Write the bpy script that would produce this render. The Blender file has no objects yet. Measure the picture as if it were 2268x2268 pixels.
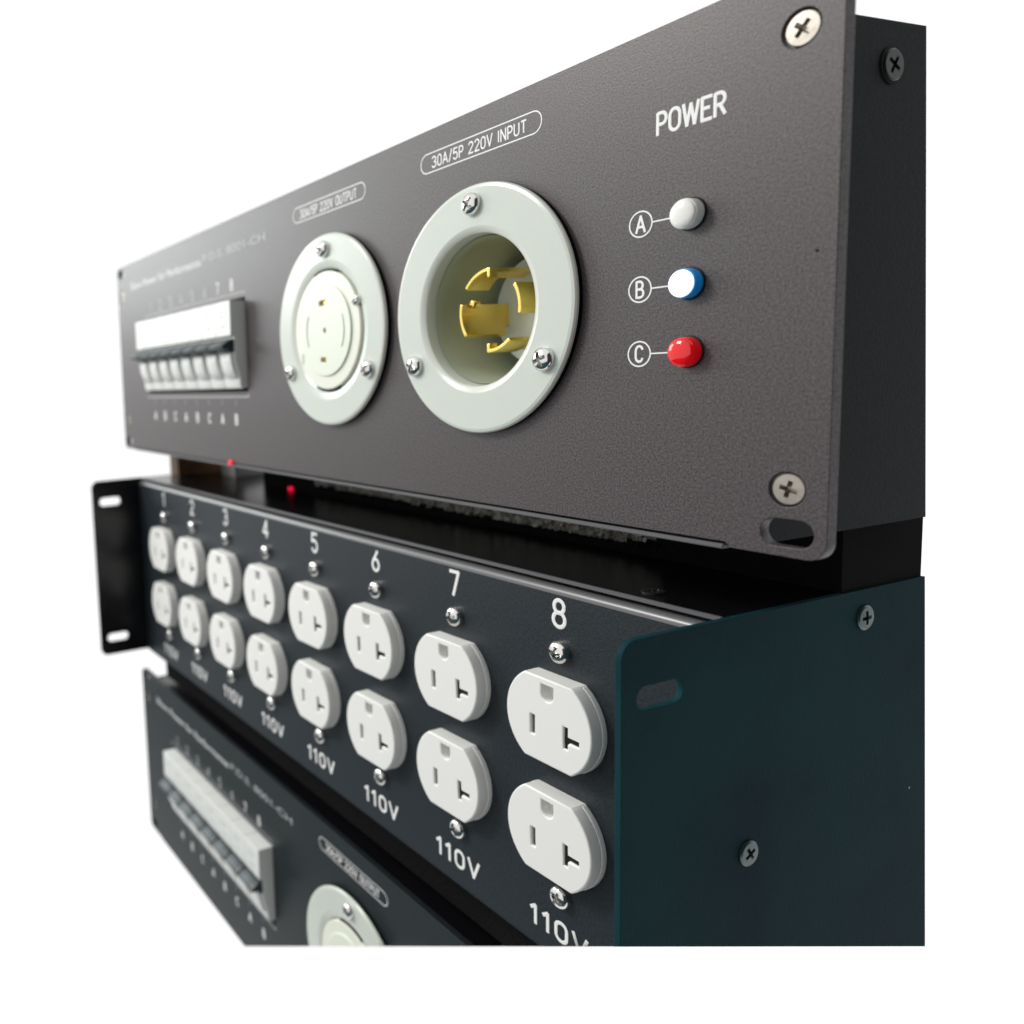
import bpy, bmesh, math, random
from mathutils import Matrix, Vector

random.seed(7)
S = 0.001                       # everything below is given in millimetres
sc = bpy.context.scene

# ------------------------------------------------------------------ camera
cam_right = Vector((0.35873, 0.93181, -0.05517))
cam_down = Vector((0.07867, -0.08908, -0.99291))
cam_fwd = Vector((-0.93012, 0.35185, -0.10526))
CAM = Vector((373.38, -212.98, 134.43))
cd = bpy.data.cameras.new('camera')
cam = bpy.data.objects.new('camera', cd)
sc.collection.objects.link(cam)
M = Matrix.Identity(4)
for i in range(3):
    M[i][0] = cam_right[i]; M[i][1] = -cam_down[i]; M[i][2] = -cam_fwd[i]; M[i][3] = CAM[i] * S
cam.matrix_world = M
cd.sensor_width = 36.0
cd.lens = 1863.375 / 2268 * 36.0
cd.shift_x = (1134 - 327.56) / 2268
cd.shift_y = -(1134 - 1045.68) / 2268
cd.clip_start = 0.01
cd.clip_end = 50
cd.dof.use_dof = True
cd.dof.focus_distance = 0.245
cd.dof.aperture_fstop = 11.0
sc.camera = cam
sc.render.resolution_x = 1024
sc.render.resolution_y = 1024

# ------------------------------------------------------------------ world: plain white studio surround
w = bpy.data.worlds.new('World')
sc.world = w
w.use_nodes = True
bg = w.node_tree.nodes['Background']
bg.inputs[0].default_value = (1.0, 1.0, 1.0, 1)
bg.inputs[1].default_value = 1.05

def area(name, loc, target, size, power, col):
    l = bpy.data.lights.new(name, 'AREA')
    l.shape = 'RECTANGLE'; l.size = size[0]; l.size_y = size[1]
    l.energy = power; l.color = col
    o = bpy.data.objects.new(name, l)
    sc.collection.objects.link(o)
    o.location = loc
    o.rotation_euler = (Vector(target) - Vector(loc)).to_track_quat('-Z', 'Y').to_euler()
    return o

area('softbox_lamp', (-0.45, -0.75, 0.75), (0.05, 0, 0.05), (0.28, 0.28), 8.5, (1.0, 0.97, 0.93))
area('added_left_light', (-1.25, -0.50, 0.50), (-0.2, 0, 0.15), (0.55, 0.45), 6.0, (0.93, 1.0, 0.98))  # unseen light added to brighten the top panel's left end

sc.view_settings.view_transform = 'Standard'
sc.view_settings.look = 'None'
sc.view_settings.exposure = 0
sc.view_settings.gamma = 1

# ------------------------------------------------------------------ materials
def mat(name, col, rough=.5, metal=0., spec=.5, bump=None, bump_s=.1, var=None, coat=0, emit=None, sss=0, trans=0):
    m = bpy.data.materials.new(name); m.use_nodes = True
    nt = m.node_tree; b = nt.nodes['Principled BSDF']
    b.inputs['Base Color'].default_value = (*col, 1)
    b.inputs['Roughness'].default_value = rough
    b.inputs['Metallic'].default_value = metal
    b.inputs['Specular IOR Level'].default_value = spec
    b.inputs['Coat Weight'].default_value = coat
    if sss:
        b.inputs['Subsurface Weight'].default_value = sss
        b.inputs['Subsurface Scale'].default_value = 0.004
    if trans: b.inputs['Transmission Weight'].default_value = trans
    if emit:
        b.inputs['Emission Color'].default_value = (*emit[0], 1)
        b.inputs['Emission Strength'].default_value = emit[1]
    tc = nt.nodes.new('ShaderNodeTexCoord')
    if bump:
        n = nt.nodes.new('ShaderNodeTexNoise'); n.inputs['Scale'].default_value = bump
        n.inputs['Detail'].default_value = 3
        bp = nt.nodes.new('ShaderNodeBump'); bp.inputs['Strength'].default_value = bump_s
        bp.inputs['Distance'].default_value = 0.0004
        nt.links.new(tc.outputs['Object'], n.inputs['Vector'])
        nt.links.new(n.outputs['Fac'], bp.inputs['Height'])
        nt.links.new(bp.outputs['Normal'], b.inputs['Normal'])
    if var:
        sc_, amt, col2 = var
        n = nt.nodes.new('ShaderNodeTexNoise'); n.inputs['Scale'].default_value = sc_
        n.inputs['Detail'].default_value = 4
        mx = nt.nodes.new('ShaderNodeMix'); mx.data_type = 'RGBA'
        mr = nt.nodes.new('ShaderNodeMapRange')
        mr.inputs[1].default_value = .35; mr.inputs[2].default_value = .65
        mr.inputs[4].default_value = amt
        nt.links.new(tc.outputs['Object'], n.inputs['Vector'])
        nt.links.new(n.outputs['Fac'], mr.inputs[0])
        nt.links.new(mr.outputs[0], mx.inputs['Factor'])
        mx.inputs[6].default_value = (*col, 1); mx.inputs[7].default_value = (*col2, 1)
        nt.links.new(mx.outputs[2], b.inputs['Base Color'])
    return m

MT = dict(
    panel=mat('satin_black_anodised', (.022, .018, .019), .42, spec=.48, bump=2000, bump_s=.14, var=(1700, 1, (.088, .073, .076))),
    panel2=mat('satin_black_powder_coat', (.010, .015, .019), .42, spec=.32, bump=1500, bump_s=.25, var=(1000, 1, (.020, .026, .032))),
    panel3=mat('shaded_black_panel', (.007, .011, .013), .42, spec=.3, bump=1400, bump_s=.2, var=(1200, 1, (.014, .020, .023))),  # lower unit's panel; shade of dark surroundings put into the base colour
    plate=mat('blue_black_powder_coat', (.006, .022, .031), .6, spec=.04, bump=1700, bump_s=.3, var=(14, 1, (.008, .040, .048))),
    case=mat('black_textured_steel', (.006, .009, .011), .55, spec=.1, bump=1300, bump_s=.14, var=(1200, 1, (.010, .014, .017))),
    lid=mat('gloss_black_steel', (.004, .004, .005), .24, spec=.5, bump=900, bump_s=.05),
    edge=mat('bare_black_edge', (.06, .06, .062), .4, spec=.5),
    bright_edge=mat('highlight_black_edge', (.10, .10, .105), .3, spec=.6),  # highlight along folds and cover edges put into a lighter base colour
    nylon=mat('grey_white_nylon', (.58, .62, .565), .22, spec=.5, sss=.35, bump=120, bump_s=.03),
    cream=mat('cream_nylon', (.74, .76, .66), .3, spec=.5, sss=.2),
    nylon_in=mat('moulded_nylon_bore', (.47, .52, .41), .4, spec=.4),
    outlet=mat('white_thermoplastic', (.76, .76, .735), .38, spec=.4, bump=900, bump_s=.05),
    hole=mat('socket_interior', (.012, .011, .010), .7, spec=.2),
    pale_hole=mat('socket_earth_interior', (.30, .30, .28), .6),
    grey_hole=mat('socket_slot_interior', (.10, .10, .095), .6),
    chrome=mat('bright_nickel', (.72, .71, .69), .16, metal=1),
    zinc=mat('zinc_plated_steel', (.36, .33, .29), .45, metal=1, bump=700, bump_s=.15),
    blackscrew=mat('black_oxide', (.03, .032, .034), .35, metal=.6),
    blackzinc=mat('dark_plated_steel', (.10, .13, .13), .35, metal=.9),
    brass=mat('brass', (.96, .72, .20), .26, metal=1, bump=200, bump_s=.05),
    ink=mat('white_ink', (.78, .78, .77), .6),
    dimink=mat('worn_white_ink', (.42, .43, .43), .6),
    greenink=mat('grey_green_ink', (.42, .47, .44), .6),
    breaker=mat('white_breaker_plastic', (.69, .705, .68), .4, spec=.4, bump=500, bump_s=.05),
    toggle=mat('dark_blue_grey_plastic', (.018, .030, .036), .42),
    ledw=mat('white_lamp_lens', (.80, .79, .75), .12, sss=.3, coat=.5),
    ledb_face=mat('lit_blue_lamp_face', (.85, .92, 1.0), .1, emit=((.85, .93, 1.0), 1.2)),
    ledb=mat('blue_lamp_lens', (.003, .30, .72), .08, coat=.8, emit=((.0, .15, .5), .15)),
    ledr=mat('red_lamp_lens', (.62, .003, .005), .1, coat=.3, emit=((.9, .0, .01), .18)),
    ledring=mat('lamp_bezel', (.006, .006, .007), .6, spec=.2),
    dot=mat('glowing_red_lens', (.8, .0, .02), .2, emit=((1, .01, .06), .9)),
    foam=mat('glittery_black_rubber', (.012, .012, .010), .3, spec=1.0, bump=1500, bump_s=1.0, var=(1400, 1, (.34, .32, .27))),
    wood=mat('brown_wood', (.22, .10, .035), .6, bump=90, bump_s=.4, var=(45, 1, (.09, .04, .018))),
    alu=mat('brushed_aluminium', (.55, .56, .54), .4, metal=.8),
    dark_screen=mat('dark_screen_matte', (.035, .04, .042), .95, spec=.0),
    teal_sheet=mat('dark_teal_sheet', (.02, .05, .06), .8, spec=.2),
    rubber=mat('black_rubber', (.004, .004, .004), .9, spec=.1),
)

# ------------------------------------------------------------------ helpers
def link(o, parent=None):
    sc.collection.objects.link(o)
    if parent is not None: o.parent = parent
    return o

def mesh_obj(name, verts, faces, m, parent=None, smooth=False):
    me = bpy.data.meshes.new(name)
    me.from_pydata([(x * S, y * S, z * S) for x, y, z in verts], [], faces)
    me.materials.append(m); me.update()
    if smooth: shade(me)
    return link(bpy.data.objects.new(name, me), parent)

def shade(me, ang=35):
    bm = bmesh.new(); bm.from_mesh(me)
    bmesh.ops.recalc_face_normals(bm, faces=bm.faces)
    for f in bm.faces:
        f.normal_update()
        f.smooth = max(abs(c) for c in f.normal) < .9995
    for e in bm.edges:
        if len(e.link_faces) == 2 and e.calc_face_angle(0) > math.radians(ang): e.smooth = False
        elif len(e.link_faces) != 2: e.smooth = False
    bm.to_mesh(me); bm.free()

def MAPF(p):   # outline drawn in the front plane (x, z); thickness along y
    x, y, z = p; return (x, -z, y)
def MAPS(p):   # outline drawn in a side plane (y, z); thickness along x
    x, y, z = p; return (z, x, y)
def MAPT(p):   # outline drawn in plan (x, y)
    return p

def curve_mesh(name, loops, thick, bevel, mp, off, m, parent, closed=True, tube=None, flat=1.0, res=2):
    cu = bpy.data.curves.new(name, 'CURVE')
    cu.dimensions = '2D' if tube is None else '3D'
    if tube is None:
        cu.fill_mode = 'BOTH'
        cu.extrude = max(thick / 2 - bevel, 0) * S
        cu.bevel_depth = bevel * S; cu.bevel_resolution = res
        cu.offset = -bevel * S
    else:
        cu.bevel_depth = tube * S; cu.bevel_resolution = 2; cu.use_fill_caps = True
    for lp in loops:
        cl = closed
        if isinstance(lp, tuple): lp, cl = lp
        sp = cu.splines.new('POLY'); sp.points.add(len(lp) - 1)
        for q, (a, b) in zip(sp.points, lp): q.co = (a * S, b * S, 0, 1)
        sp.use_cyclic_u = cl
    tmp = bpy.data.objects.new('tmp', cu); sc.collection.objects.link(tmp)
    dg = bpy.context.evaluated_depsgraph_get()
    me = bpy.data.meshes.new_from_object(tmp.evaluated_get(dg))
    bpy.data.objects.remove(tmp); bpy.data.curves.remove(cu)
    me.name = name
    for v in me.vertices:
        c = v.co
        p = mp((c.x, c.y, c.z * flat))
        v.co = (p[0] + off[0] * S, p[1] + off[1] * S, p[2] + off[2] * S)
    bm = bmesh.new(); bm.from_mesh(me)
    bmesh.ops.remove_doubles(bm, verts=bm.verts, dist=1e-6)
    bmesh.ops.recalc_face_normals(bm, faces=bm.faces)
    bm.to_mesh(me); bm.free()
    me.materials.clear(); me.materials.append(m)
    shade(me)
    return link(bpy.data.objects.new(name, me), parent)

def rrect(x0, x1, z0, z1, r, n=6):
    pts = []
    for cx, cz, a0 in ((x1 - r, z1 - r, 0), (x0 + r, z1 - r, 90), (x0 + r, z0 + r, 180), (x1 - r, z0 + r, 270)):
        for i in range(n + 1):
            a = math.radians(a0 + 90 * i / n)
            pts.append((cx + r * math.cos(a), cz + r * math.sin(a)))
    return pts
def circ(cx, cz, r, n=32):
    return [(cx + r * math.cos(2 * math.pi * i / n), cz + r * math.sin(2 * math.pi * i / n)) for i in range(n)]

def box(name, x0, x1, y0, y1, z0, z1, m, parent=None, bev=0.0, seg=2):
    bm = bmesh.new()
    bmesh.ops.create_cube(bm, size=1)
    for v in bm.verts:
        v.co = (((x0 + x1) / 2 + v.co.x * (x1 - x0)) * S, ((y0 + y1) / 2 + v.co.y * (y1 - y0)) * S,
                ((z0 + z1) / 2 + v.co.z * (z1 - z0)) * S)
    if bev:
        bmesh.ops.bevel(bm, geom=list(bm.edges), offset=bev * S, segments=seg, affect='EDGES', clamp_overlap=True)
    me = bpy.data.meshes.new(name); bm.to_mesh(me); bm.free()
    me.materials.append(m); shade(me)
    return link(bpy.data.objects.new(name, me), parent)

def lathe(name, prof, cx, cz, m, parent, n=64, y0=0.0, axis='y'):
    """prof: list of (radius, outwards); outwards is -y (or +x for axis 'x')"""
    vs, fs = [], []
    for r, o in prof:
        for i in range(n):
            a = 2 * math.pi * i / n
            if axis == 'y': vs.append((cx + r * math.cos(a), y0 - o, cz + r * math.sin(a)))
            else: vs.append((y0 + o, cx + r * math.cos(a), cz + r * math.sin(a)))
    ring = prof[0][0] > 0 and prof[-1][0] > 0
    for k in range(len(prof) - (0 if ring else 1)):
        for i in range(n):
            j = (i + 1) % n
            k2 = (k + 1) % len(prof)
            fs.append((k * n + i, k * n + j, k2 * n + j, k2 * n + i))
    me = bpy.data.meshes.new(name)
    me.from_pydata([(x * S, y * S, z * S) for x, y, z in vs], [], fs)
    bm = bmesh.new(); bm.from_mesh(me)
    bmesh.ops.remove_doubles(bm, verts=bm.verts, dist=1e-7)
    bmesh.ops.recalc_face_normals(bm, faces=bm.faces)
    bm.to_mesh(me); bm.free()
    me.materials.append(m); shade(me, 30)
    return link(bpy.data.objects.new(name, me), parent)

# ---- cross-head screws (one mesh of each kind, shared)
def screw_mesh(name, prof, m, r_cross, depth, wid, rot):
    head = lathe(name, prof, 0, 0, m, None, n=40)
    bm = bmesh.new()
    top = max(o for r, o in prof)
    for a in (rot, rot + 90):
        mt = Matrix.Rotation(math.radians(a), 4, 'Y')
        r1, r2 = r_cross, r_cross * .6
        w1, w2 = wid / 2, wid / 2 * .85
        vs = []
        for (o, rr, ww) in ((top + .5, r1 * 1.1, w1), (top - depth, r2, w2)):
            for sx, sz in ((-1, -1), (1, -1), (1, 1), (-1, 1)):
                vs.append(bm.verts.new(mt @ Vector((sx * rr * S, -o * S, sz * ww * S))))
        for f in ((0, 1, 2, 3), (7, 6, 5, 4), (0, 4, 5, 1), (1, 5, 6, 2), (2, 6, 7, 3), (3, 7, 4, 0)):
            bm.faces.new([vs[i] for i in f])
    bmesh.ops.recalc_face_normals(bm, faces=bm.faces)
    me = bpy.data.meshes.new('cutter'); bm.to_mesh(me); bm.free()
    me.materials.append(MT['hole'])
    cut = bpy.data.objects.new('cutter', me); sc.collection.objects.link(cut)
    md = head.modifiers.new('b', 'BOOLEAN'); md.operation = 'DIFFERENCE'; md.object = cut; md.solver = 'EXACT'
    md.use_self = True
    dg = bpy.context.evaluated_depsgraph_get()
    out = bpy.data.meshes.new_from_object(head.evaluated_get(dg))
    bpy.data.objects.remove(head); bpy.data.objects.remove(cut)
    out.name = name
    shade(out, 30)
    return out

R_ = 3.7
pan_prof = [(0, -1.0), (R_, -1.0), (R_, .9), (R_ * .96, 1.4), (R_ * .84, 1.95), (R_ * .62, 2.4), (R_ * .34, 2.65), (0, 2.75)]
PAN = screw_mesh('screw', pan_prof, MT['chrome'], 2.6, 1.9, 1.25, 20)
PAN2 = screw_mesh('screw', pan_prof, MT['chrome'], 2.6, 1.9, 1.25, 62)
FLAT = screw_mesh('screw', [(0, -1.5), (3.7, -1.5), (3.7, .12), (3.5, .3), (0, .42)], MT['zinc'], 2.1, 1.8, 1.15, 15)
BLK = screw_mesh('screw', [(0, -1.0), (3.6, -1.0), (3.6, .3), (3.1, .62), (0, .75)], MT['blackzinc'], 2.1, 1.5, 1.1, 35)
BLK2 = screw_mesh('screw', [(0, -1.0), (3.6, -1.0), (3.6, .25), (3.2, .45), (0, .5)], MT['blackscrew'], 2.1, 1.3, 1.0, 30)

def screw(mesh, x, z, parent, y=0.0, rot=0.0, side=False, scale=1.0):
    o = bpy.data.objects.new('screw', mesh)
    link(o, parent)
    o.location = (x * S, y * S, z * S)
    if side: o.rotation_euler = (0, rot, math.radians(90))
    else: o.rotation_euler = (0, rot, 0)
    o.scale = (scale,) * 3
    return o

# ---- single-stroke lettering, unit cell: height 1, given width
def arc(cx, cy, rx, ry, a0, a1, n=10):
    return [(cx + rx * math.cos(math.radians(a0 + (a1 - a0) * i / n)), cy + ry * math.sin(math.radians(a0 + (a1 - a0) * i / n))) for i in range(n + 1)]
G = {
    '1': (.30, [[(.02, .80), (.22, 1), (.22, 0)]]),
    '2': (.55, [arc(.27, .73, .25, .27, 170, -20) + [(.02, 0), (.54, 0)]]),
    '3': (.55, [arc(.26, .75, .24, .25, 160, -80) + arc(.26, .26, .27, .26, 85, -165)]),
    '4': (.58, [[(.42, 0), (.42, 1), (.0, .27), (.58, .27)]]),
    '5': (.55, [[(.5, 1), (.08, 1), (.04, .56)] + arc(.27, .32, .26, .32, 120, -160)]),
    '6': (.55, [[(.44, 1), (.10, .50)] + arc(.27, .29, .25, .29, 150, -210)]),
    '7': (.52, [[(.02, 1), (.52, 1), (.20, 0)]]),
    '8': (.55, [arc(.27, .76, .22, .24, 0, 360, 16), arc(.27, .27, .26, .27, 0, 360, 16)]),
    '0': (.52, [arc(.26, .70, .24, .30, 0, 180) + arc(.26, .30, .24, .30, 180, 360) + [(.50, .70)]]),
    'A': (.60, [[(0, 0), (.30, 1), (.60, 0)], [(.10, .32), (.50, .32)]]),
    'B': (.52, [[(.02, 0), (.02, 1), (.26, 1)] + arc(.26, .76, .20, .24, 90, -90) + arc(.28, .26, .23, .26, 90, -90) + [(.02, 0)], [(.02, .52), (.26, .52)]]),
    'C': (.55, [arc(.28, .68, .25, .32, 15, 180) + arc(.28, .32, .25, .32, 180, 345)]),
    'E': (.48, [[(.48, 1), (.02, 1), (.02, 0), (.48, 0)], [(.02, .52), (.42, .52)]]),
    'I': (.10, [[(.05, 0), (.05, 1)]]),
    'N': (.56, [[(.02, 0), (.02, 1), (.54, 0), (.54, 1)]]),
    'O': (.58, [arc(.29, .68, .27, .32, 0, 180) + arc(.29, .32, .27, .32, 180, 360) + [(.56, .68)]]),
    'P': (.50, [[(.02, 0), (.02, 1), (.26, 1)] + arc(.26, .73, .23, .27, 90, -90) + [(.02, .46)]]),
    'R': (.54, [[(.02, 0), (.02, 1), (.26, 1)] + arc(.26, .74, .23, .26, 90, -90) + [(.02, .48)], [(.26, .48), (.52, 0)]]),
    'S': (.54, [arc(.27, .75, .23, .25, 25, 270) + arc(.27, .25, .25, .25, 90, -155)]),
    'T': (.54, [[(0, 1), (.54, 1)], [(.27, 1), (.27, 0)]]),
    'U': (.54, [[(.02, 1), (.02, .28)] + arc(.27, .28, .25, .28, 180, 360) + [(.52, 1)]]),
    'V': (.58, [[(0, 1), (.29, 0), (.58, 1)]]),
    'W': (.78, [[(0, 1), (.19, 0), (.39, .95), (.59, 0), (.78, 1)]]),
    '/': (.36, [[(0, -.08), (.36, 1.08)]]),
    '-': (.36, [[(.03, .45), (.33, .45)]]),
    ' ': (.28, []),
}
def stroke_text(name, txt, x0, z0, h, parent, m=None, width=None, stroke=.11, gap=.22, mid=False, y=-0.06):
    adv = 0; loops = []
    for ch in txt:
        wd, ls = G[ch]
        for l in ls: loops.append([(adv + a, b) for a, b in l])
        adv += wd + gap
    adv -= gap
    sx = h if width is None else width / adv
    ox = x0 - adv * sx / 2 if mid else x0
    L = []
    ext = stroke * h * .28
    for l in loops:
        P_ = [(ox + a * sx, z0 + b * h) for a, b in l]
        cur = [P_[0]]
        runs = []
        for i in range(1, len(P_)):
            cur.append(P_[i])
            if i < len(P_) - 1:
                a1 = math.atan2(P_[i][1] - P_[i - 1][1], P_[i][0] - P_[i - 1][0])
                a2 = math.atan2(P_[i + 1][1] - P_[i][1], P_[i + 1][0] - P_[i][0])
                d = abs((a2 - a1 + math.pi) % (2 * math.pi) - math.pi)
                if d > math.radians(42):
                    runs.append(cur); cur = [P_[i]]
        runs.append(cur)
        for q, r_ in enumerate(runs):
            if len(runs) > 1 and len(r_) == 2:      # let straight strokes overlap at their corners
                (xa, ya), (xb, yb) = r_
                ln = math.hypot(xb - xa, yb - ya) or 1
                ux, uy = (xb - xa) / ln * ext, (yb - ya) / ln * ext
                r_ = [(xa - ux, ya - uy), (xb + ux, yb + uy)]
            L.append((r_, False))
    return curve_mesh(name, L, 0, 0, MAPF, (0, y, 0), m or MT['ink'], parent, tube=stroke * h / 2, flat=.10)

def line_print(name, loops, wid, parent, m=None, y=-0.06):
    return curve_mesh(name, loops, 0, 0, MAPF, (0, y, 0), m or MT['ink'], parent, tube=wid / 2, flat=.12)

def plain_text(name, txt, x0, z0, h, width, parent, m):
    cu = bpy.data.curves.new(name, 'FONT'); cu.body = txt; cu.size = 1; cu.extrude = .01
    tmp = bpy.data.objects.new('tmp', cu); sc.collection.objects.link(tmp)
    dg = bpy.context.evaluated_depsgraph_get()
    me = bpy.data.meshes.new_from_object(tmp.evaluated_get(dg))
    bpy.data.objects.remove(tmp); bpy.data.curves.remove(cu)
    xs = [v.co.x for v in me.vertices]; ww = max(xs) - min(xs)
    for v in me.vertices:
        c = v.co
        v.co = ((x0 + (c.x - min(xs)) / ww * width) * S, (-0.04 - c.z * 2) * S, (z0 + c.y / .72 * h) * S)
    me.materials.clear(); me.materials.append(m); me.name = name
    return link(bpy.data.objects.new(name, me), parent)

def thing(name, label, cat, matrix=None, group=None):
    o = bpy.data.objects.new(name, None)
    o.empty_display_size = .02
    sc.collection.objects.link(o)
    if matrix is not None: o.matrix_world = matrix
    o['label'] = label; o['category'] = cat
    if group: o['group'] = group
    return o

def mm_matrix(R, t):
    m4 = Matrix.Identity(4)
    for i in range(3):
        for j in range(3): m4[i][j] = R[i][j]
        m4[i][3] = t[i] * S
    return m4

# ------------------------------------------------------------------ breaker module
def breaker(x0, parent, idx):
    w_ = 17.75
    def prism(pts, xa, xb, bev, nm, m, par):
        return curve_mesh(nm, [pts], xb - xa, bev, MAPS, ((xa + xb) / 2, 0, 0), m, par, res=1)
    # profile in (y, z): y negative is outwards
    body = [(4, 22.5), (-8.0, 22.5), (-8.3, 21.9), (-8.3, 4.5), (-6.2, 3.4), (-6.2, -6.0), (-6.0, -9.0),
            (-4.2, -15.5), (-3.8, -17.0), (-3.6, -22.0), (-2.6, -23.6), (4, -23.6)]
    b = prism(body, x0 + .08, x0 + w_ + .06, .2, 'circuit_breaker', MT['breaker'], parent)
    boss = [(-3, -4.5), (-8.4, -5.2), (-8.3, -8.5), (-7.3, -13.0), (-5.4, -17.5), (-3.0, -19.0)]
    prism(boss, x0 + 4.2, x0 + w_ - 1.2, .4, 'breaker_nose', MT['breaker'], b)
    tg = [(-3, 2.6), (-8.0, 2.6), (-12.9, -.2), (-13.6, -1.0), (-13.4, -2.2), (-12.2, -2.7), (-9.2, -2.6), (-8.0, -4.4), (-3, -4.2)]
    prism(tg, x0 + .5, x0 + w_ - .3, .35, 'toggle', MT['toggle'], b)
    # printed rating lines
    line_print('rating_print', [([(x0 + 4, 17), (x0 + 13, 17)], False), ([(x0 + 4, 14.6), (x0 + 11, 14.6)], False),
                               ([(x0 + 6, 9.5), (x0 + 12, 9.5)], False)], .7, b, MT['greenink'], y=-8.34)
    return b

def arc_strip(cx, cz, r, t, a0, a1, n=12):
    outer = [(cx + (r + t / 2) * math.cos(math.radians(a0 + (a1 - a0) * i / n)), cz + (r + t / 2) * math.sin(math.radians(a0 + (a1 - a0) * i / n))) for i in range(n + 1)]
    inner = [(cx + (r - t / 2) * math.cos(math.radians(a0 + (a1 - a0) * i / n)), cz + (r - t / 2) * math.sin(math.radians(a0 + (a1 - a0) * i / n))) for i in range(n + 1)]
    return outer + inner[::-1]

# ------------------------------------------------------------------ the input / breaker unit
W, H2 = 481.4, 66.4
SLANT = 0.0757     # rear edge of the case leans this much per mm of height
def distribution_unit(root, full, pm='panel'):
    fl_holes = [circ(284.5, .5, 30, 48)]
    if full: fl_holes.append(circ(374.2, .5, 30, 48))
    out = []
    r = 4.2
    for cx, cz, a0 in ((W - r, H2 - r, 0), (r, H2 - r, 90), (r, -H2 + r, 180)):
        out += [(cx + r * math.cos(math.radians(a0 + 15 * i)), cz + r * math.sin(math.radians(a0 + 15 * i))) for i in range(7)]
    out += [(21.5, -H2), (22.3, -65.0), (458.2, -65.0), (459.6, -H2 + .1)]
    out += [(W - r + r * math.cos(math.radians(270 + 15 * i)), -H2 + r + r * math.sin(math.radians(270 + 15 * i))) for i in range(7)]
    holes = [rrect(466.7, 478.7, -64.0, -57.3, 3.3), 
             rrect(3.5, 14.5, 58.3, 64.3, 2.9), rrect(3.5, 14.5, -64.0, -58.0, 2.9),
             [(56.6, -25.4), (56.6, 24.2), (203.4, 24.2), (203.4, -25.4)][::-1]] + fl_holes
    # countersunk screw recesses
    cs = [(472.6, -50.3), (472.6, 52.8), (9, 45), (9, -45)]
    for x, z in cs: holes.append(circ(x, z, 4.2, 28))
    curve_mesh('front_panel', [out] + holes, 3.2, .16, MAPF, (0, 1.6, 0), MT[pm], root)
    for k, (x, z) in enumerate(cs):
        screw(FLAT, x, z, root, y=.75, rot=math.radians((0, 25, 10, 50)[k]))
    # case behind the panel
    y1t = 72.5; zt, zb = 65.0, -66.9
    def rear(z): return 70.0 + (zt - z) * SLANT
    xa, xb = 22.0, 459.6
    v = [(xa, 3.4, zb), (xb, 3.4, zb), (xb, rear(zb), zb), (xa, rear(zb), zb), (xa, 3.4, zt), (xb, 3.4, zt), (xb, rear(zt), zt), (xa, rear(zt), zt)]
    # shell: right side, left side, top, bottom, back, each a sheet of its own
    def slab(nm, pts, m): return mesh_obj(nm, pts, [(0, 1, 2, 3), (7, 6, 5, 4), (0, 4, 5, 1), (1, 5, 6, 2), (2, 6, 7, 3), (3, 7, 4, 0)], m, root)
    t = 1.2
    slab('side_panel', [(xb - t, 3.4, zb + .1), (xb, 3.4, zb + .1), (xb, rear(zb), zb + .1), (xb - t, rear(zb), zb + .1),
                        (xb - t, 3.4, zt), (xb, 3.4, zt), (xb, rear(zt), zt), (xb - t, rear(zt), zt)], MT['case'])
    slab('side_panel', [(xa, 3.4, zb + .1), (xa + t, 3.4, zb + .1), (xa + t, rear(zb), zb + .1), (xa, rear(zb), zb + .1),
                        (xa, 3.4, zt), (xa + t, 3.4, zt), (xa + t, rear(zt), zt), (xa, rear(zt), zt)], MT['case'])
    slab('top_cover', [(xa + t + .05, 3.4, zt - t - .2), (xb - t - .05, 3.4, zt - t - .2), (xb - t - .05, rear(zt) - .1, zt - t - .2), (xa + t + .05, rear(zt) - .1, zt - t - .2),
                       (xa + t + .05, 3.4, zt - .2), (xb - t - .05, 3.4, zt - .2), (xb - t - .05, rear(zt) - .1, zt - .2), (xa + t + .05, rear(zt) - .1, zt - .2)], MT['lid'])
    box('rear_panel', xa + 2, xb - 2, 66.0, 67.4, zb + 2, zt - 3, MT['case'], root)
    # base tray whose folded lip shows under the panel
    box('base_tray', 22.6, 458.0, -.25, rear(zb) - .3, -66.9, -65.7, MT['bright_edge'], root, bev=.3)
    # breakers
    for k in range(8): breaker(57.6 + 18 * k, root, k)
    # printed marks round the breakers
    line_print('bracket_line', [([(55.5, 25.0), (55.5, 27.0), (203, 27.0), (203, 25.0)], False)], .6, root, MT['dimink'])
    line_print('bracket_line', [([(54, -26.6), (54, -28.2), (203.5, -28.2), (203.5, -26.4)], False)], .9, root, MT['dimink'])
    for k in range(8):
        x = 66.5 + 17.4 * k
        stroke_text('number_print', str(k + 1), x, 29.2, 5.6, root, MT['dimink'] if k < 6 else MT['ink'], stroke=.16, mid=True)
        stroke_text('letter_print', 'ABCABCAB'[k], x, -43.2, 5.2, root, MT['ink'], stroke=.2, mid=True)
        line_print('tick_mark', [([(x, -30.0), (x, -32.6)], False)], .5, root, MT['dimink'])
    plain_text('title_print', 'Show Power for Performance', 29.5, 47.8, 4.6, 120, root, MT['ink'])
    plain_text('title_print', 'P.D.S. 8001-CH', 153, 49, 4.2, 74, root, MT['dimink'])
    # pill-shaped captions
    def pill(x0, x1, zc, txt):
        line_print('caption_frame', [rrect(x0, x1, zc - 3.3, zc + 3.3, 3.25, 8)], .42, root)
        stroke_text('caption_print', txt, (x0 + x1) / 2, zc - 1.9, 3.6, root, width=(x1 - x0) - 12, stroke=.15, mid=True, gap=.2)
    pill(254.4, 310.4, 54.6, '30A/5P 220V OUTPUT')
    if full: pill(344.5, 399.9, 54.9, '30A/5P 220V INPUT')
    # flanged outlet
    cx, cz = 284.5, .5
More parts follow.
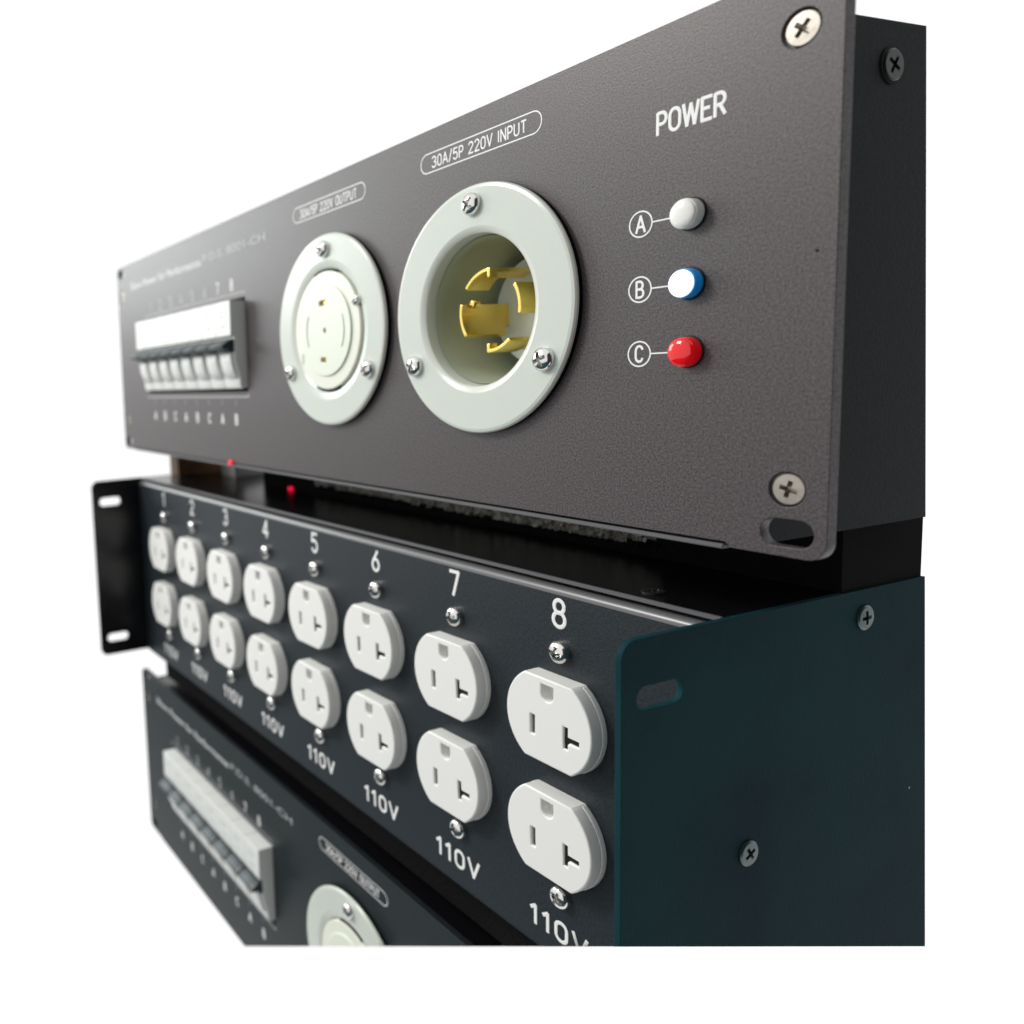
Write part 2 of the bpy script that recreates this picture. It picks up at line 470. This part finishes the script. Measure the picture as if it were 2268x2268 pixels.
    fl = lathe('flanged_outlet', [(25.5, -8), (25.7, 1.0), (26.3, 2.2), (27.4, 2.9), (30, 3.2), (39.8, 3.2), (40.7, 2.95), (41.1, 2.4), (41.15, 1.7), (40.6, 1.3), (29.5, 1.3), (29.5, -8)], cx, cz, MT['nylon'], root, n=96)
    lathe('shadow_ring', [(40.9, .02), (40.9, 1.25), (31, 1.25), (31, .02)], cx, cz, MT['rubber'], fl, n=96)  # dark ring added to draw the shadow gap behind the flange rim
    holes = [arc_strip(cx - 1, cz, 12.0, 2.2, 80, 104), arc_strip(cx - 1, cz, 12.6, 2.0, 258, 278), 
             circ(cx, cz, 1.1, 12)]
    face = curve_mesh('socket_face', [circ(cx, cz, 25.5, 72)] + holes, 9, .6, MAPF, (0, 1.1, 0), MT['cream'], fl)
    curve_mesh('socket_core', [circ(cx, cz, 19.6, 64)] + holes, .9, .35, MAPF, (0, -3.75, 0), MT['cream'], fl)
    for a0, a1 in ((150, 205), (-30, 25)):
        curve_mesh('guide_rib', [arc_strip(cx, cz, 14.6, .9, a0, a1, 16)], .5, .2, MAPF, (0, -4.3, 0), MT['cream'], fl)
    for a in (90, 270):
        curve_mesh('rim_slot', [arc_strip(cx, cz, 25.9, .8, a - 20, a + 20, 14)], .8, .0, MAPF, (0, -2.7, 0), MT['hole'], fl)
    for a0 in (78, 254): curve_mesh('socket_contact', [arc_strip(cx - 1, cz, 12.3, 1.9, a0, a0 + 26)], 1.0, 0, MAPF, (0, -2.3, 0), MT['brass'], fl)
    box('socket_back', cx - 18, cx + 18, 4.9, 6, cz - 18, cz + 18, MT['hole'], fl)
    screw(PAN, cx + 22.6, cz + 10.8, fl, y=-3.1, scale=.62, rot=.6)
    curve_mesh('moulded_recess', [rrect(cx - 20.4, cx - 18.4, cz - 14, cz - 9, .9)], .5, 0, MAPF, (0, -3.2, 0), MT['nylon_in'], fl)
    for a, rr in ((90, 0.2), (210, 1.1), (330, .6)):
        screw(PAN if a != 210 else PAN2, cx + 34.8 * math.cos(math.radians(a)), cz + 34.8 * math.sin(math.radians(a)), fl, y=-3.3, rot=rr, scale=.97)
    if not full: return
    # flanged inlet
    cx, cz = 374.2, .5
    fl = lathe('flanged_inlet', [(24.6, -44), (24.7, -4), (25.0, 1.0), (25.4, 2.2), (26.3, 2.95), (27.6, 3.3), (39.8, 3.2), (40.7, 2.95), (41.1, 2.4), (41.15, 1.7), (40.6, 1.3), (29.5, 1.3), (27.5, -44)], cx, cz, MT['nylon'], root, n=128)
    lathe('shadow_ring', [(40.9, .02), (40.9, 1.25), (31, 1.25), (31, .02)], cx, cz, MT['rubber'], fl, n=96)  # same added dark ring, drawing the shadow line round the inlet
    lathe('inlet_bore', [(24.55, -1.5), (24.3, -30), (24.2, -42.0), (0, -42.0), (0, -43), (24.55, -43)], cx, cz, MT['nylon_in'], fl, n=96)
    lathe('blade_base', [(0, -41), (19.0, -41), (19.0, -24.5), (18.4, -23.8), (0, -23.8)], cx, cz, MT['nylon'], fl, n=64)
    for a in (35, 155, 275):
        c_, s_ = math.cos(math.radians(a)), math.sin(math.radians(a))
        pts = [(cx + c_ * r1 - s_ * o, cz + s_ * r1 + c_ * o) for r1, o in ((15, -5), (24, -5), (24, 5), (15, 5))]
        curve_mesh('bore_rib', [pts], 10, .2, MAPF, (0, 36, 0), MT['nylon'], fl)
    for k, (a0, a1, b0, b1, ytip, ln) in enumerate(((90, 143, 90, 117, 3.0, 10), (166, 216, 166, 200, 3.0, 18), (-9, 34, -9, 34, 3.0, 16), (268, 312, 288, 312, 3.0, 10))):
        bl = curve_mesh('inlet_blade', [arc_strip(cx, cz, 13.6, 1.4, a0, a1)], ln, .3, MAPF, (0, ytip + ln / 2, 0), MT['brass'], fl)
        curve_mesh('blade_shank', [arc_strip(cx, cz, 13.6, 1.3, b0, b1)], 28 - ln, .1, MAPF, (0, ytip + ln - .1 + (28 - ln) / 2, 0), MT['brass'], bl)
        if k in (1, 2): continue
        # bent locking hook at the tip
        e = a0 if k != 2 else a1
        c_, s_ = math.cos(math.radians(e)), math.sin(math.radians(e))
        pts = [(cx + c_ * q - s_ * o, cz + s_ * q + c_ * o) for q, o in ((11.0, -.6), (14.2, -.6), (14.2, .7), (11.0, .7))]
        curve_mesh('locking_hook', [pts], 3.4, .3, MAPF, (0, ytip + 1.7, 0), MT['brass'], bl)
    lathe('blade_rivet', [(0, -1.5), (1.7, -1.5), (1.7, .4), (1.2, 1.0), (0, 1.3)], cx - 11.4, cz + 3.2, MT['brass'], fl, n=20, y0=7)
    for a, rr in ((90, .35), (210, .9), (330, .15)):
        screw(PAN if a == 90 else PAN2, cx + 34.8 * math.cos(math.radians(a)), cz + 34.8 * math.sin(math.radians(a)), fl, y=-3.4, rot=rr)
    # power lamps with printed letters
    stroke_text('power_print', 'POWER', 438.1, 39.6, 5.3, root, width=18.0, stroke=.165, gap=.17)
    for nm, z, mface, mside, ch in (('white', 17.6, 'ledw', 'ledw', 'A'), ('blue', .3, 'ledb_face', 'ledb', 'B'), ('red', -17.0, 'ledr', 'ledr', 'C')):
        lp = lathe('indicator_lamp', [(0, .1), (3.8, .1), (3.8, 2.3), (3.65, 2.9), (3.3, 3.2), (0, 3.2)], 447.8, z, MT[mside], root, n=72)
        lp['label'] = {'A': 'white power lamp beside the printed letter A', 'B': 'lit blue power lamp beside the printed letter B', 'C': 'red power lamp beside the printed letter C'}[ch]
        lathe('lamp_face', [(3.4, 3.1), (3.33, 3.4), (3.1, 3.6), (2.6, 3.82), (2.0, 3.98), (1.4, 4.08), (.7, 4.14), (0, 4.16)], 447.8, z, MT[mface], lp, n=72)
        lathe('lamp_bezel', [(3.82, .02), (4.15, .02), (4.15, .4), (3.82, .5)], 447.8, z, MT['ledring'], lp, n=40)
        line_print('letter_ring', [circ(433.6, z + .1, 3.35, 36)], .42, root)
        stroke_text('letter_print', ch, 433.6, z - 2.0, 4.2, root, stroke=.16, mid=True)
        line_print('leader_line', [([(437.1, z + .05), (444.2, z + .05)], False)], .38, root)
    # tiny chip in the coating
    lathe('paint_chip', [(0, .02), (.42, .02), (.3, .1), (0, .12)], 477.3, 3.8, MT['hole'], root, n=10)
    # screws on the side of the case
    s1 = screw(BLK, 459.6, 54.0, root, y=56.2, side=True, rot=.2)
    s1.location = (459.75 * S, 56.2 * S, 54.0 * S); s1.data = SIDE1
    lathe('screw_recess', [(4.2, .02), (4.75, .02), (4.75, .35), (4.2, .35)], 56.2, 54.0, MT['hole'], root, n=32, y0=459.6, axis='x')
    # red pilot lens on the lower edge
    lathe('pilot_lens', [(0, .3), (1.2, .3), (1.6, .9), (1.2, 1.6), (0, 1.9)], 180.5, -64.8, MT['dot'], root, n=20)

SIDE1 = screw_mesh('screw', [(0, -1.0), (4.1, -1.0), (4.1, .35), (3.7, .6), (0, .62)], MT['blackscrew'], 2.6, 1.2, 1.1, 20)

u1 = thing('power_distribution_unit', 'dark grey power unit on top of the stack with three coloured POWER lamps', 'power distributor',
           mm_matrix([[0.99998, 0.005373, 0.002766], [-0.005386, 0.999976, 0.004471], [-0.002742, -0.004486, 0.999986]], (-228.34, -1.71, 152.95)), 'power units with breakers in the stack')
distribution_unit(u1, True)

# ------------------------------------------------------------------ the outlet unit in the middle
u2 = thing('outlet_strip_unit', 'black outlet unit in the middle of the stack with sixteen white sockets', 'power strip')
XL, XR, ZT = -209.4, 227.2, 65.1
def rear2(z): return 85.3 + (65 - z) * .0697
def side_plate(x0, x1, ys, m):
    out = [(-36.8 + 5 - 5 * math.cos(math.radians(a)), ZT - 5 + 5 * math.sin(math.radians(a))) for a in range(0, 91, 15)]
    out += [(rear2(ZT), ZT), (rear2(-ZT), -ZT)]
    out += [(-36.8 + 5 - 5 * math.sin(math.radians(a)), -ZT + 5 - 5 * math.cos(math.radians(a))) for a in range(0, 91, 15)]
    hs = [rrect(-31.5, -15.2, 46.4, 52.6, 3.0), rrect(-31.5, -15.2, -55.6, -49.4, 3.0)]
    return curve_mesh('side_plate', [out] + hs, x1 - x0, .16, MAPS, ((x0 + x1) / 2, 0, 0), m, u2)
side_plate(XR - 1.8, XR, None, MT['plate'])
side_plate(XL - 1.8, XL, None, MT['lid'])
# front panel with cut-outs and rolled top edge
holes = []
for k in range(8):
    x = 175 - 48 * k
    for z in (19.6, -19.5): holes.append(circ(x, z, 13.2, 24))
curve_mesh('front_panel', [[(XL + .05, -64.6), (XR - 1.85, -64.6), (XR - 1.85, 60.1), (XL + .05, 60.1)]] + holes, 1.4, .15, MAPF, (0, .7, 0), MT['panel2'], u2)
vs, fs = [], []
for i, a in enumerate(range(0, 91, 15)):
    c_, s_ = math.cos(math.radians(a)), math.sin(math.radians(a))
    for x in (XL + .05, XR - 1.85): vs.append((x, 2.5 - 2.5 * c_, 60.05 + 2.5 * s_))
for x in (XL + .05, XR - 1.85): vs.append((x, 12, 62.55))
for i in range(7): fs.append((2 * i, 2 * i + 1, 2 * i + 3, 2 * i + 2))
mesh_obj('panel_fold', vs, fs, MT['bright_edge'], u2, smooth=True)
box('bottom_fold', XL + .05, XR - 1.85, -.02, 84, -65.6, -64.65, MT['panel2'], u2, bev=.2)
box('top_cover', XL + .1, XR - 1.9, 2.2, 84.4, 64.0, 65.1, MT['lid'], u2)
box('cover_edge', XL + .1, XR - 1.9, 1.0, 2.2, 63.9, 65.15, MT['bright_edge'], u2, bev=.2)
box('rear_panel', XL + 2, XR - 2, 80, 81.5, -64, 63, MT['case'], u2)

# one socket face, shared
def d_hole(cx, cz, w_, h_):
    pts = [(cx - w_ / 2, cz + h_ / 2), (cx + w_ / 2, cz + h_ / 2)]
    r = w_ / 2
    pts += [(cx + r * math.cos(math.radians(-a)), cz - h_ / 2 + r + r * math.sin(math.radians(-a))) for a in range(0, 181, 20)]
    return pts[::-1]
def face_outline(r, hh):
    a0 = math.degrees(math.asin(hh / r)); pts = []
    n = 22
    for s0 in (-a0, 180 - a0):
        pts += [(r * math.cos(math.radians(s0 + 2 * a0 * i / n)), r * math.sin(math.radians(s0 + 2 * a0 * i / n))) for i in range(n + 1)]
    return pts
slotL = rrect(-6.7, -5.0, -5.9, .6, .25, 2)
tz = -2.9
T = [(6.4, -6.1), (8.0, -6.1), (8.0, tz - 1.5), (8.6, tz - .85), (12.2, tz - .85), (12.2, tz + .85), (8.0, tz + .85), (8.0, 1.0), (6.4, 1.0)]
sf = curve_mesh('socket_face', [face_outline(17.0, 14.25), slotL, T, d_hole(.1, 9.4, 4.7, 5.2)], 7.4, .55, MAPF, (0, -2.7, 0), MT['outlet'], None)
SF = sf.data; bpy.data.objects.remove(sf)
bk = box('socket_well', 5.5, 13.2, -5.5, -5.0, -7, 2, MT['hole'], None); BKm = bk.data; bpy.data.objects.remove(bk)
bk = box('socket_well', -7.2, -4.5, -5.3, -4.8, -6.5, 1.2, MT['grey_hole'], None); BKl = bk.data; bpy.data.objects.remove(bk)
bk = box('socket_well', -3, 3.2, -2.6, -2.0, 6, 12.4, MT['outlet'], None); BKp = bk.data; bpy.data.objects.remove(bk)
bs = curve_mesh('socket_collar', [face_outline(17.15, 14.0), face_outline(15.6, 13.0)], 2.0, .2, MAPF, (0, -1.02, 0), MT['outlet'], None)
BS = bs.data; bpy.data.objects.remove(bs)
for k in range(8):
    x = 175 - 48 * k
    num = 8 - k
    for z in (19.6, -19.5):
        jx, jz = random.uniform(-.25, .25), random.uniform(-.2, .2)
        f = link(bpy.data.objects.new('socket_face', SF), u2)
        f.location = ((x + jx) * S, 0, (z + jz) * S)
        f.rotation_euler = (0, math.radians(random.uniform(-1, 1)), 0)
        for mm_ in (BKm, BKl, BKp, BS):
            nm = 'socket_collar' if mm_ is BS else 'socket_well'
            q = link(bpy.data.objects.new(nm, mm_), f)
    for z in (41.65, -41.65):
        screw(random.choice((PAN, PAN2)), x, z, u2, y=-.6, rot=random.uniform(0, 1.5), scale=.98)
    stroke_text('number_print', str(num), x - .9, 49.6, 8.8, u2, stroke=.15, mid=True)
    stroke_text('voltage_print', '110V', x - 13.4, -57.9, 6.4, u2, width=23, stroke=.2, gap=.28)
# screws on the side plate
screw(BLK, XR, -1.5, u2, y=10.4, side=True, rot=.4).location.x = (XR + .1) * S
screw(BLK, XR, 57.0, u2, y=57.3, side=True, rot=.9).location.x = (XR + .1) * S
lathe('paint_chip', [(0, .02), (.35, .02), (.2, .1), (0, .12)], 81.8, .6, MT['zinc'], u2, n=10, y0=XR, axis='x')
o = screw(BLK2, 199.3, 65.2, u2, y=9.5, scale=.9); o.rotation_euler = (math.radians(-90), 0, .4)

# ------------------------------------------------------------------ the lower unit
u3 = thing('power_distribution_unit', 'lowest power unit of the stack, only its breakers and round outlet showing', 'power distributor',
           mm_matrix([[0.999872, -0.005049, 0.015186], [0.005182, 0.999949, -0.008708], [-0.015141, 0.008785, 0.999847]], (-239.40, 4.81, -156.08)), 'power units with breakers in the stack')
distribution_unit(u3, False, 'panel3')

# ------------------------------------------------------------------ unseen dark sheets added to dim and tint light and reflections
def sheet(name, pts, m):
    o = mesh_obj(name, pts, [(0, 1, 2, 3)], m); o['kind'] = 'structure'; return o
sheet('added_dark_screen', [(1300, -2000, -500), (1300, 1500, -500), (1300, 1500, 1600), (1300, -2000, 1600)], MT['dark_screen'])  # unseen dark screen added to block the white surround on the camera side
sheet('added_teal_sheet', [(-1600, -2000, -500), (1300, -2000, -500), (1300, -230, -500), (-1600, -230, -500)], MT['teal_sheet'])  # unseen sheet added to darken the lower reflections and tint them teal

# ------------------------------------------------------------------ small things between the units
b = box('wooden_spacer', -206, -190, 24, 78, 65.2, 85.0, MT['wood'], None, bev=.8)
b['label'] = 'brown wooden spacer block in the gap under the left end of the top unit'; b['category'] = 'wood block'

def foam_slab(name, x0, x1, yf, yb, z0, z1, label, grit):
    """solid slab whose front face is rough grit between the x limits in grit"""
    vs, fs = [], []
    nx, nz = 330, 16
    for i in range(nx + 1):
        x = x0 + (x1 - x0) * i / nx
        for j in range(nz + 1):
            z = z1[0] + (z1[1] - z1[0]) * i / nx if isinstance(z1, tuple) else z1
            zz = z0 + (z - z0) * j / nz
            inside = 0 < i < nx and 0 < j < nz
            g = (grit and grit[0] < x < grit[1] and zz > grit[2] - 1.5)
            a = .85 if g else .12
            vs.append((x + (random.uniform(-.3, .3) if inside and g else 0), yf + (random.uniform(-a, a) if inside else 0), zz + (random.uniform(-.3, .3) if inside and g else 0)))
    for i in range(nx):
        for j in range(nz):
            a = i * (nz + 1) + j
            fs.append((a, a + nz + 1, a + nz + 2, a + 1))
    n0 = len(vs)
    zl, zr = (z1 if isinstance(z1, tuple) else (z1, z1))
    vs += [(x0, yf, z0), (x1, yf, z0), (x1, yf, zr), (x0, yf, zl), (x0, yb, z0), (x1, yb, z0), (x1, yb, zr), (x0, yb, zl)]
    for f in ((5, 4, 7, 6), (4, 0, 3, 7), (1, 5, 6, 2), (3, 2, 6, 7), (4, 5, 1, 0)): fs.append(tuple(n0 + q for q in f))
    o = mesh_obj(name, vs, fs, MT['rubber'], None)
    if grit:
        o.data.materials.append(MT['foam'])
        for p in o.data.polygons[:nx * nz]:
            c = p.center
            if grit[0] < c.x / S < grit[1] and c.z / S > grit[2] + .6 - 1.9 * min(1, (c.x / S - grit[0]) / 160) + max(0, c.x / S - grit[1] + 14) * .28 + .5 * math.sin(c.x * 390) * math.sin(c.x * 183): p.material_index = 1
    o['label'] = label; o['category'] = 'foam slab'; o['group'] = 'foam slabs between the units'
    return o
foam_slab('foam_slab', -106, 226.5, 48, 84.5, 65.2, 85.0, 'black foam slab with a glittery gritty front filling the gap under the top unit', (-45, 172, 70.2))
lower = foam_slab('foam_slab', -205, 226.5, 12, 88, (-87.5), -65.8, 'plain black foam slab under the middle unit, above the lowest one', None)
b = box('metal_spacer', -172, -150, 50, 78, 65.2, 76, MT['alu'], None, bev=1.0)
b['label'] = 'small pale metal block lying on the black cover behind the wooden spacer'; b['category'] = 'metal block'
b = lathe('red_indicator_bead', [(0, 0), (1.3, 0), (1.7, .8), (1.3, 1.8), (0, 2.4)], 0, 0, MT['dot'], None, n=24)
b.location = (-68.7 * S, 46 * S, 65.2 * S); b.rotation_euler = (math.radians(-90), 0, 0)
b['label'] = 'tiny glowing red bead on the black cover of the middle unit'; b['category'] = 'lamp'

# ------------------------------------------------------------------ cut: the stack ends on a flat section
bpy.context.view_layer.update()
def slice_below(root, co, no, kids=None):
    kids = kids or [c for c in root.children_recursive if c.type == 'MESH']
    dead = []
    for o in kids:
        mw = o.matrix_world
        ds = [(mw @ Vector(c) - co).dot(no) for c in o.bound_box]
        if max(ds) <= 0: dead.append(o); continue
        if min(ds) >= 0: continue
        me = o.data.copy(); o.data = me
        bm = bmesh.new(); bm.from_mesh(me)
        inv = mw.inverted()
        lco = inv @ co
        lno = (mw.to_3x3().transposed() @ no).normalized()
        r = bmesh.ops.bisect_plane(bm, geom=list(bm.verts) + list(bm.edges) + list(bm.faces), dist=1e-7,
                                   plane_co=lco, plane_no=lno, clear_inner=True, clear_outer=False)
        eds = [e for e in r['geom_cut'] if isinstance(e, bmesh.types.BMEdge)]
        try: bmesh.ops.contextual_create(bm, geom=eds)
        except Exception: pass
        if not bm.verts: dead.append(o)
        bm.to_mesh(me); bm.free()
    names = set(d.name for d in dead)
    for o in dead:
        for c in list(o.children):
            if c.name not in names:
                mwc = c.matrix_world.copy(); c.parent = root; c.matrix_world = mwc
    for o in dead: bpy.data.objects.remove(o)
# section plane under the stack
vy = (2096 - 1045.68) / 1863.375
ray = cam_fwd + vy * cam_down
n_cut = cam_right.cross(ray).normalized()
if n_cut.z < 0: n_cut = -n_cut
CO = CAM * S
slice_below(u2, CO, n_cut)
slice_below(u3, CO, n_cut)
slice_below(None, CO, n_cut, [lower])
